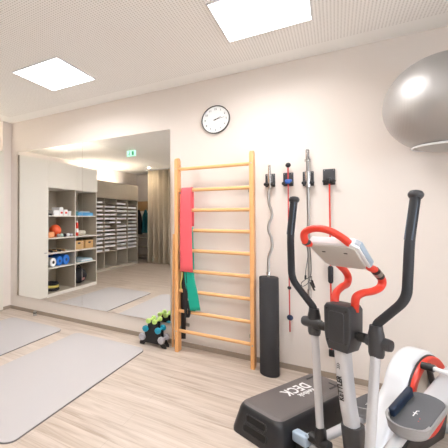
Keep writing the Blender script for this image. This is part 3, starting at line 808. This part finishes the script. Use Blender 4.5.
bm = B(); g0 = [ring(L0-.048, W0-.044, .056, .189), ring(L0-.055, W0-.051, .054, .1955), ring(L0-.068, W0-.064, .05, .2005), ring(L0-.085, W0-.081, .045, .2035)]
for a, b_ in zip(g0, g0[1:]):
    for k in range(len(a)): bm.faces.new((a[k], a[(k+1) % len(a)], b_[(k+1) % len(a)], b_[k]))
bm.faces.new(g0[-1]); bm.faces.new(g0[0][::-1]); obj('grip_top', bm, DECKT, dk, local=True)
# end slots (near end) - dark recesses framed by a raised lip
for z0, z1, w in ((.106, .146, .070), (.044, .086, .082)):
    zc = (z0+z1)/2; xo = L0-.022*((zc-.02)/.10)+.001
    for s in (1, -1):
        poly = rrect(2*w, z1-z0, .012, 4)
        M = frame((s*xo, 0, zc), (0, s, 0), (-s*.22, 0, 1))
        bm = B(); prism(bm, rrect(2*w, z1-z0, .013, 4), -.002, .003, 'xy'); bm.transform(M); sl = obj('slot', bm, SLOTM, dk, local=True)
        bm = B(); pp = [M @ V((x, y, .003)) for x, y in rrect(2*w+.006, z1-z0+.006, .016, 5)]; tube(bm, pp+[pp[0], pp[1]], .0045, 8, cap=False); obj('slot_lip', bm, DECKB, dk, local=True)
# side bosses on the long side
for x in (-.28, -.16, .0, .16, .3):
    bm = B(); lathe(bm, [(.007, -.004), (.011, .001), (.006, .003), (0, .002)], (x, -(W0-.02), .10), (0, -1, 0), 12); obj('side_bolt', bm, BLK, dk, local=True)
    bm = B(); lathe(bm, [(.007, -.004), (.011, .001), (.006, .003), (0, .002)], (x, (W0-.02), .10), (0, 1, 0), 12); obj('side_bolt', bm, BLK, dk, local=True)
Mt = frame((0, 0, 0), (-1, 0, 0), (0, -1, 0))
for s_, sz, x, y, bo in (('DECK', .100, -.035, -.040, .0020), ('Reebok', .054, -.058, .030, .0008)):
    bm = text_bm(s_, sz, .0008, bold=bo, spc=1.12)
    bm.transform(Matrix.Translation((-x, -y, H+.0042)) @ Mt)
    obj('lettering', bm, WHT, dk, local=True, smooth=False)
# recessed brackets at the far end
for s in (-1, 1):
    bm = B(); box(bm, .25, .345, s*.085-.006, s*.085+.006, H+.003, H+.006); box(bm, .333, .345, min(s*.085, s*.03), max(s*.085, s*.03), H+.003, H+.006)
    obj('bracket_mark', bm, BLK, dk, local=True, smooth=False)
for y in (-.11, .11):
    for x in (-.42, .42):
        bm = B(); cyl(bm, (x, y, 0), (x, y, .004), .02, 12)
        obj('rubber_foot', bm, BLK, dk, local=True)

# ------------------------------------------------------------------ elliptical trainer  (local X: machine's right, local Y: towards the rear)
et = thing('elliptical_trainer', 'silver and black elliptical trainer with red handlebars, right foreground', 'elliptical trainer', (.0275, 2.184, 0), math.atan2(-.498, .867))
def P_(name, bm, m_, parent=None, **k): 
    return obj(name, bm, m_, parent or et, local=True, **k)
# mast
bm = B()
path = smooth_path([(0, .0, .80), (0, .004, .70), (0, .040, .465), (0, .085, .29), (0, .10, .20)], 6)
def sweep_rrect(bm, path, w, d, r):
    pr = rrect(w, d, r, 5); rings = []
    for p_ in path: rings.append([bm.verts.new((p_.x+x, p_.y+y, p_.z)) for x, y in pr])
    n_ = len(pr)
    for a, b_ in zip(rings, rings[1:]):
        for k in range(n_): bm.faces.new((a[k], a[(k+1) % n_], b_[(k+1) % n_], b_[k]))
    bm.faces.new(rings[0]); bm.faces.new(rings[-1][::-1])
sweep_rrect(bm, path, .062, .085, .026); mast = P_('mast', bm, SILV)
bm = B(); sweep_rrect(bm, smooth_path([(0, .080, .335), (0, .088, .28), (0, .11, .15), (0, .125, .05)], 5), .088, .112, .034); P_('mast_shroud', bm, DGR)
# lettering on the front face, reading upwards
bm = text_bm('KETTLER', .0345, .0012, bold=.0007)
dirv = V((0, -.038, .235)).normalized()
M = frame((-.004, -.0198, .548), dirv, (-1, 0, 0)); bm.transform(M); 
P_('lettering', bm, BLK, mast, smooth=False)
bm = B()
for k in range(3):
    q = V((-.004, -.0365, .66+.010*k)); tube(bm, [q+V((-.008, 0, -.006)), q+V((0, 0, .004)), q+V((.008, 0, -.006))], .0016, 6)
P_('emblem', bm, BLK, mast, smooth=False)
# central box
bm = B()
poly = [(-.060, .79), (-.066, .83), (-.068, .97), (-.056, .990), (.056, .990), (.068, .97), (.066, .83), (.060, .79), (.046, .750), (-.046, .750)]
prism(bm, poly, -.055, .065, 'xz', .010); hb = P_('pivot_housing', bm, DGR)
for x, z in ((-.048, .965), (.048, .965), (-.046, .80), (.046, .80)):
    bm = B(); cyl(bm, (x, -.058, z), (x, -.0535, z), .006, 10); P_('screw', bm, BLK, hb)
bm = B(); prism(bm, rrect(.075, .16, .012, 4, 0, .875), -.060, -.054, 'xz', .003); P_('front_cover', bm, DGR, hb)
bm = B(); cyl(bm, (-.20, 0, .842), (.20, 0, .842), .016, 16); P_('axle', bm, BLK)
# swing arms
for s, fwd in ((-1, dict(a=(.018, .015, -.007, -.015, .021), b=.065, zb=.165)), (1, dict(a=(-.02, -.015, -.012, .021, .085), b=-.105, zb=.255))):
    y0, y1, y2, y3, y4 = fwd['a']; X = s*.165; XO = s*.285
    bar = round_corners([(X, fwd['b'], fwd['zb']), (X, y0, .842), (X, y1, .90)], .04)
    bm = B(); tube(bm, bar, .0205, 16); lw = P_('swing_bar', bm, SILV)
    g_ = round_corners([(X, y1, .89), (X, y1, .93), (XO, y2, 1.075), (XO, y3, 1.335), (XO, y4, 1.555)], .05, 6)
    bm = B(); tube(bm, g_, .0195, 18); gr = P_('hand_grip', bm, FOAM)
    a, b_ = V((XO, y3, 1.345)), V((XO, y4, 1.545))
    for ang in (-.9, .9, 2.2, -2.2):
        off = V((math.sin(ang)*.0175, -math.cos(ang)*.0175, 0))
        bm = B(); tube(bm, [a+off, b_+off], .0036, 8); P_('contact_strip', bm, CONTACT, gr)
    bm = B(); d_ = (b_-a).normalized(); lathe(bm, [(.0, -.006), (.024, -.006), (.029, .004), (.030, .014), (.024, .026), (.012, .031), (0, .032)], V((XO, y4, 1.545)), d_, 20); P_('grip_cap', bm, DGR, gr)
    # joint
    bm = B(); lathe(bm, [(.0, -.075), (.028, -.075), (.032, -.06), (.033, .03), (.028, .055), (.026, .075), (0, .075)], (X, y0, .850), (0, 0, 1), 20)
    lathe(bm, [(0, -.045), (.026, -.045), (.030, -.03), (.030, .045), (.026, .058), (0, .060)], (X, y0*.5, .842), (s, 0, 0), 20); P_('pivot_joint', bm, DGR)
    bm = B(); cyl(bm, (s*.078, 0, .842), (s*.112, 0, .842), .024, 18); P_('axle_collar', bm, BLK)
    # lower joint
    bm = B(); lathe(bm, [(0, -.03), (.030, -.03), (.034, 0), (.030, .06), (.024, .085), (0, .086)], (X, fwd['b'], fwd['zb']-.01), (0, 0, 1), 18)
    lathe(bm, [(0, -.05), (.030, -.05), (.034, 0), (.030, .06), (0, .062)], (X, fwd['b'], fwd['zb']-.015), (s, 0, 0), 18)
    P_('lower_joint', bm, BLK)
# fixed red handlebar: up from the housing, along the console, arching over its front
def cabp(px, py, lx=-.128):      # a point of the machine at lateral distance lx, on the sight line of a pixel of the photograph
    O = V((.0275, 2.184)); v_ = V((.867, -.498)); u_ = V((.498, .867)); d = ray(px, py); dd = V((d.x, d.y)); t = (lx+O.dot(v_))/dd.dot(v_)
    p_ = dd*t-O; return V((lx, p_.dot(u_), HC+d.z*t))
ca, cb_ = V((0, -.105, 1.302)), V((0, .045, 1.180)); ax = (cb_-ca).normalized(); nz = V((0, -ax.z, ax.y))
if nz.z < 0: nz = -nz
Lc = (cb_-ca).length
def inshell(x, f_, h_=.026): return V((x, 0, 0))+ca+ax*(Lc*f_)+nz*h_
hp = [(-.050, .02, .965), cabp(334, 299, -.055), cabp(335.5, 292, -.065), cabp(341, 286.5, -.078), cabp(346, 283.5, -.088), cabp(347.3, 277, -.092), cabp(344.5, 271, -.090), cabp(339, 265.5, -.080), inshell(-.072, .75, .022),
      inshell(-.090, .5), inshell(-.103, .15), cabp(307.5, 243.5, -.110), cabp(304.2, 239, -.114), cabp(304.6, 232.6, -.104), cabp(311.5, 229.0, -.068), cabp(321, 228.6, -.025), cabp(331, 231.4, .02), cabp(339, 235.8, .055), cabp(345.5, 240.5, .080),
      inshell(.092, .12, .020), inshell(.094, .5), inshell(.100, 1.0, .020), cabp(374, 270, .102), cabp(381, 279.5, .102), cabp(379, 287, .096), cabp(371, 291, .088), cabp(361.5, 292.8, .078), cabp(355, 297, .068), (.056, .01, .985), (.054, .01, .96)]
bm = B(); tube(bm, smooth_path(hp, 5), .0185, 16); hbar = P_('handlebar', bm, RED)
for q0, q1 in ((cabp(373.5, 269.5, .102), cabp(379.5, 276.5, .103)),):
    bm = B(); tube(bm, [q0, q1], .0200, 16); P_('pulse_sensor', bm, BLK, hbar)
    bm = B(); tube(bm, [q0+(q1-q0)*.3, q0+(q1-q0)*.7], .0208, 16); P_('sensor_plate', bm, STEEL, hbar)
# console
M = Matrix((V((1, 0, 0)), ax, nz)).transposed().to_4x4(); M.translation = ca
def trap(w0, w1, l0, l1, r=.02):
    return [(-w0/2+r, l0), (w0/2-r, l0), (w0/2, l0+r), (w1/2, l1-r), (w1/2-r, l1), (-w1/2+r, l1), (-w1/2, l1-r), (-w0/2, l0+r)]
bm = B(); prism(bm, trap(.232, .20, .0, Lc, .02), -.004, .010, 'xy', .006); bm.transform(M); cs = P_('console', bm, CONSOLE)
bm = B(); prism(bm, trap(.262, .236, -.012, Lc+.012, .025), .003, .050, 'xy', .010); bm.transform(M); P_('console_shell', bm, WHITEP, cs)
bm = B(); prism(bm, trap(.215, .185, .02, Lc-.01, .015), .048, .051, 'xy'); bm.transform(M); P_('display', bm, BLK, cs, smooth=False)
bm = B(); prism(bm, trap(.268, .243, -.004, Lc+.004, .02), .012, .044, 'xy', .002); bm.transform(M); P_('side_trim', bm, BLUEG, cs)
for x, l in ((-.055, .055), (.055, .055)):
    bm = B(); prism(bm, rrect(.018, .008, .003, 3, x, l), -.0055, -.003, 'xy'); bm.transform(M); P_('screw_recess', bm, BLK, cs, smooth=False)
# pulse clip and its cable hanging from the left of the console
bm = B()
def cabp(px, py, lx=-.128):
    O = V((.0275, 2.184)); v_ = V((.867, -.498)); u_ = V((.498, .867)); d = ray(px, py); dd = V((d.x, d.y)); t = (lx+O.dot(v_))/dd.dot(v_)
    p_ = dd*t-O; return V((lx, p_.dot(u_), HC+d.z*t))
tube(bm, smooth_path([cabp(306, 243), cabp(307.5, 255), cabp(305.5, 268), cabp(304.8, 276)], 5), .0022, 6)
tube(bm, smooth_path([cabp(309.5, 245), cabp(310.5, 262), cabp(310, 275), cabp(305, 279), cabp(300.5, 283), cabp(302, 286), cabp(307, 283), cabp(310.5, 276), cabp(311, 281)], 6), .0020, 6)
P_('sensor_cable', bm, DGR, cs)
bm = B(); tube(bm, [cabp(311, 280), cabp(313.5, 287)], .007, 8, ry=.004); tube(bm, [cabp(309.5, 282), cabp(313.5, 290)], .006, 8, ry=.003); P_('ear_clip', bm, BLK, cs)
bm = B(); tube(bm, [cabp(304.9, 275), cabp(304.7, 279)], .005, 8); P_('cable_plug', bm, BLK, cs)
bm = B(); q = cabp(306.0, 242.2, -.112); lathe(bm, [(0, -.010), (.0200, -.010), (.0200, .010), (0, .010)], q, (.1, .9, -.4), 16); P_('tube_collar', bm, DGR, hbar)

# flywheel housing
WC = (.763, .352); RH = .268
def circ(r, a0, a1, n=28): return [(WC[0]+r*math.cos(math.radians(a0+(a1-a0)*k/n)), WC[1]+r*math.sin(math.radians(a0+(a1-a0)*k/n))) for k in range(n+1)]
poly = circ(RH, -40, 160) + [(.36, .30), (.20, .13), (.14, .06), (.20, .045), (.90, .045), (1.0, .10)]
bm = B(); prism(bm, poly, -.064, .058, 'yz', .030); fh = P_('flywheel_housing', bm, SHELL)
# side recess: dark rear cover, red ring, pale disc
bm = B(); prism(bm, circ(.249, 0, 360, 47)[:-1], .050, .0635, 'yz', .003); P_('side_cover', bm, DGR)
poly = [(.30, .05), (.95, .05), (.98, .10), (1.01, .22), (1.02, .30), (.94, .24), (.86, .13), (.763, .11), (.66, .13), (.58, .18), (.42, .12)]
bm = B(); prism(bm, poly, .045, .072, 'yz', .006); P_('lower_cover', bm, BLK)
bm = B(); lathe(bm, [(.196, .063), (.196, .078), (.204, .083), (.236, .083), (.243, .077), (.243, .063)], (0, *WC), (1, 0, 0), 56); P_('red_ring', bm, REDP)
bm = B(); lathe(bm, [(0, .0635), (.196, .0635), (.196, .070), (.180, .072), (.06, .072), (.05, .085), (0, .086)], (0, *WC), (1, 0, 0), 48)
P_('crank_disc', bm, mat('pale_disc', rgb(214, 206, 196), .45))
for k in range(5):
    a = 2*PI*k/5+.4; c1 = V((.076, WC[0]+.06*math.cos(a), WC[1]+.06*math.sin(a))); c2 = V((.076, WC[0]+.195*math.cos(a), WC[1]+.195*math.sin(a)))
    bm = B(); tube(bm, [c1, c2], .012, 8, ry=.004, up=(0, -math.sin(a), math.cos(a))); P_('spoke', bm, SILV)
# cranks
CR = (.665, .575); CL = (.861, .129+.03)
bm = B(); tube(bm, [(.105, *WC), (.105, *CR)], .024, 12, ry=.012, up=(0, 1, 0)); P_('crank', bm, BLK)
bm = B(); tube(bm, [(-.105, *WC), (-.105, *CL)], .024, 12, ry=.012, up=(0, 1, 0)); P_('crank', bm, BLK)
bm = B(); cyl(bm, (-.13, *WC), (.13, *WC), .022, 16); P_('crank_axle', bm, BLK)
bm = B(); cyl(bm, (.09, .625, .580), (.145, .625, .580), .021, 16); P_('crank_knob', bm, BLK)
bm = B(); cyl(bm, (.14, .625, .580), (.34, .625, .580), .0125, 14); P_('crank_pin', bm, WHITEP)
bm = B(); lathe(bm, [(0, 0), (.014, 0), (.012, .03), (.024, .038), (.027, .055), (.02, .07), (0, .072)], (.27, .70, .598), (0, 0, 1), 16); P_('adjust_knob', bm, BLK)
bm = B(); tube(bm, [(-.12, *CL), (-.20, *CL)], .014, 12); P_('crank_pin', bm, WHITEP)
# rails (pedal arms)
def rail(p0, p1, w, h):
    bm = B(); p0, p1 = V(p0), V(p1); d_ = (p1-p0); L_ = d_.length
    prism(bm, rrect(w, h, min(w, h)*.42, 5), 0, L_, 'xy')
    M_ = frame(p0, (1, 0, 0), d_.cross(V((1, 0, 0)))); z_ = M_.to_3x3() @ V((0, 0, 1))
    if z_.dot(d_) < 0: M_ = frame(p0, (-1, 0, 0), d_.cross(V((1, 0, 0))))
    bm.transform(M_); return bm
P_('pedal_rail', rail((.205, .33, .415), (.205, .76, .555), .115, .050), SILV)
P_('pedal_rail', rail((.175, -.105, .245), (.20, .36, .415), .045, .045), SILV)
P_('pedal_rail', rail((-.175, .06, .155), (-.190, .88, .165), .050, .045), SILV)
# pedals
def pedal(cx, cy, cz, slope, s):
    M_ = Matrix.Translation((cx, cy, cz)) @ Matrix.Rotation(slope, 4, 'X')
    def shape(w, l, n=10):
        out = []
        for k in range(n+1):
            t = PI+PI*k/n; out.append((w/2*math.cos(t), -l/2+w/2*.9+w/2*.9*math.sin(t)))
        for k in range(n+1):
            t = PI*k/n; out.append((w/2*math.cos(t), l/2-w/2*.6+w/2*.6*math.sin(t)))
        return out
    bm = B(); prism(bm, shape(.165, .345), -.022, .008, 'xy', .008); bm.transform(M_); pd = P_('pedal', bm, PEDS)
    bm = B(); prism(bm, shape(.150, .325), .006, .014, 'xy', .003); bm.transform(M_); P_('footplate', bm, PEDR, pd)
    # raised inner wall and toe cup
    ins = -s; w = .165; path = []
    for k in range(15):
        t = math.radians(185+ (175 if s > 0 else 0) - (0)) ; 
    pts_ = shape(.162, .342); half = pts_[:11]
    bm = B(); va, vb, vc, vd = [], [], [], []
    line = [(ins*.081, .13), (ins*.081, .06), (ins*.081, 0)] + (half if ins < 0 else half[::-1]) + [(-ins*.081, -.06)]
    for i, (x, y) in enumerate(line):
        h_ = .046 if i < len(line)-5 else .046-.008*(i-(len(line)-5))
        if i == 0: h_ = .018
        k_ = 1-.010/.081
        va.append(bm.verts.new((x, y, .0))); vb.append(bm.verts.new((x*1.03, y*1.01, h_)))
        vc.append(bm.verts.new((x*k_, y*.965, h_))); vd.append(bm.verts.new((x*k_, y*.965, .0)))
    for i in range(len(line)-1):
        for a, b_ in ((va, vb), (vb, vc), (vc, vd)): bm.faces.new((a[i], a[i+1], b_[i+1], b_[i]))
    for i in (0, -1): bm.faces.new((va[i], vb[i], vc[i], vd[i]))
    bm.transform(M_); P_('toe_rim', bm, PEDS, pd)
    bm = B(); prism(bm, rrect(.026, .22, .012, 5, ins*.064, .01), .012, .060, 'xy', .007); bm.transform(M_); P_('inner_wall', bm, PEDB, pd)
    # small emblem
    bm = B(); tube(bm, [(.0, -.035, .0150), (0, -.012, .0150), (.0, .008, .0150), (.008, .015, .0150)], .0025, 6, ry=.001, up=(1, 0, 0)); tube(bm, [(-.009, -.010, .0150), (.010, -.010, .0150)], .0025, 6, ry=.001, up=(0, 1, 0))
    bm.transform(M_); P_('footplate_emblem', bm, WHT, pd)
    for x, y in ((.028, -.035), (.030, -.055)):
        bm = B(); cyl(bm, (x, y, .013), (x, y, .0148), .0022, 8); bm.transform(M_); P_('red_dot', bm, REDP, pd)
pedal(.200, .275, .440, math.atan2(.14, .43), 1)
pedal(-.200, .64, .200, .02, -1)
# base frame
bm = B(); tube(bm, [(0, .02, .06), (0, 1.10, .06)], .032, 14, ry=.028); P_('base_beam', bm, DGR)
bm = B(); tube(bm, [(-.245, .09, .085), (.245, .09, .085)], .030, 14, ry=.028); P_('front_stabilizer', bm, SILV)
for s in (-1, 1):
    bm = B(); box(bm, min(s*.225, s*.315), max(s*.225, s*.315), .018, .078, .085, .150, .012, 3); tube(bm, [(s*.228, .035, .155), (s*.228, .075, .155)], .012, 10)
    cp = P_('stabilizer_cap', bm, BLUEG)
    bm = B(); box(bm, min(s*.235, s*.30), max(s*.235, s*.30), .03, .11, .0, .09, .01); P_('stabilizer_foot', bm, BLK)
bm = B(); tube(bm, [(-.25, 1.10, .05), (.25, 1.10, .05)], .032, 14, ry=.03); P_('rear_stabilizer', bm, SILV)
for s in (-1, 1):
    bm = B(); box(bm, s*.28-.035, s*.28+.035, 1.05, 1.15, .0, .09, .015); P_('stabilizer_foot', bm, BLK)

# power cord on the floor behind the trainer
bm = B()
tube(bm, smooth_path([(.82, 3.05, .006), (.95, 3.25, .006), (1.15, 3.15, .006), (1.1, 2.95, .006), (.95, 3.0, .012), (.98, 3.3, .006), (1.3, 3.45, .006), (1.7, 3.4, .006)], 8), .004, 8)
tag(obj('power_cord', bm, BLK), 'thin dark power cord looped on the floor behind the trainer', 'cord')

# ------------------------------------------------------------------ light
w = bpy.data.worlds.new('sky'); SC.world = w; w.use_nodes = True
bg = w.node_tree.nodes['Background']; bg.inputs[0].default_value = (.85, .92, 1., 1); bg.inputs[1].default_value = 5.5
pl = bpy.data.lights.new('window_portal', 'AREA'); pl.shape = 'RECTANGLE'; pl.size = WY1-WY0; pl.size_y = WZ1-WZ0
po = bpy.data.objects.new('window_portal', pl); COL.objects.link(po); po.location = (XR+.09, (WY0+WY1)/2, (WZ0+WZ1)/2)
po.rotation_euler = (0, PI/2, 0); po.rotation_euler = (PI/2, 0, PI/2)
pl.cycles.is_portal = True

vs = SC.view_settings; vs.view_transform = 'Standard'; vs.look = 'None'; vs.gamma = 1; vs.exposure = 1.17; vs.use_curve_mapping = False
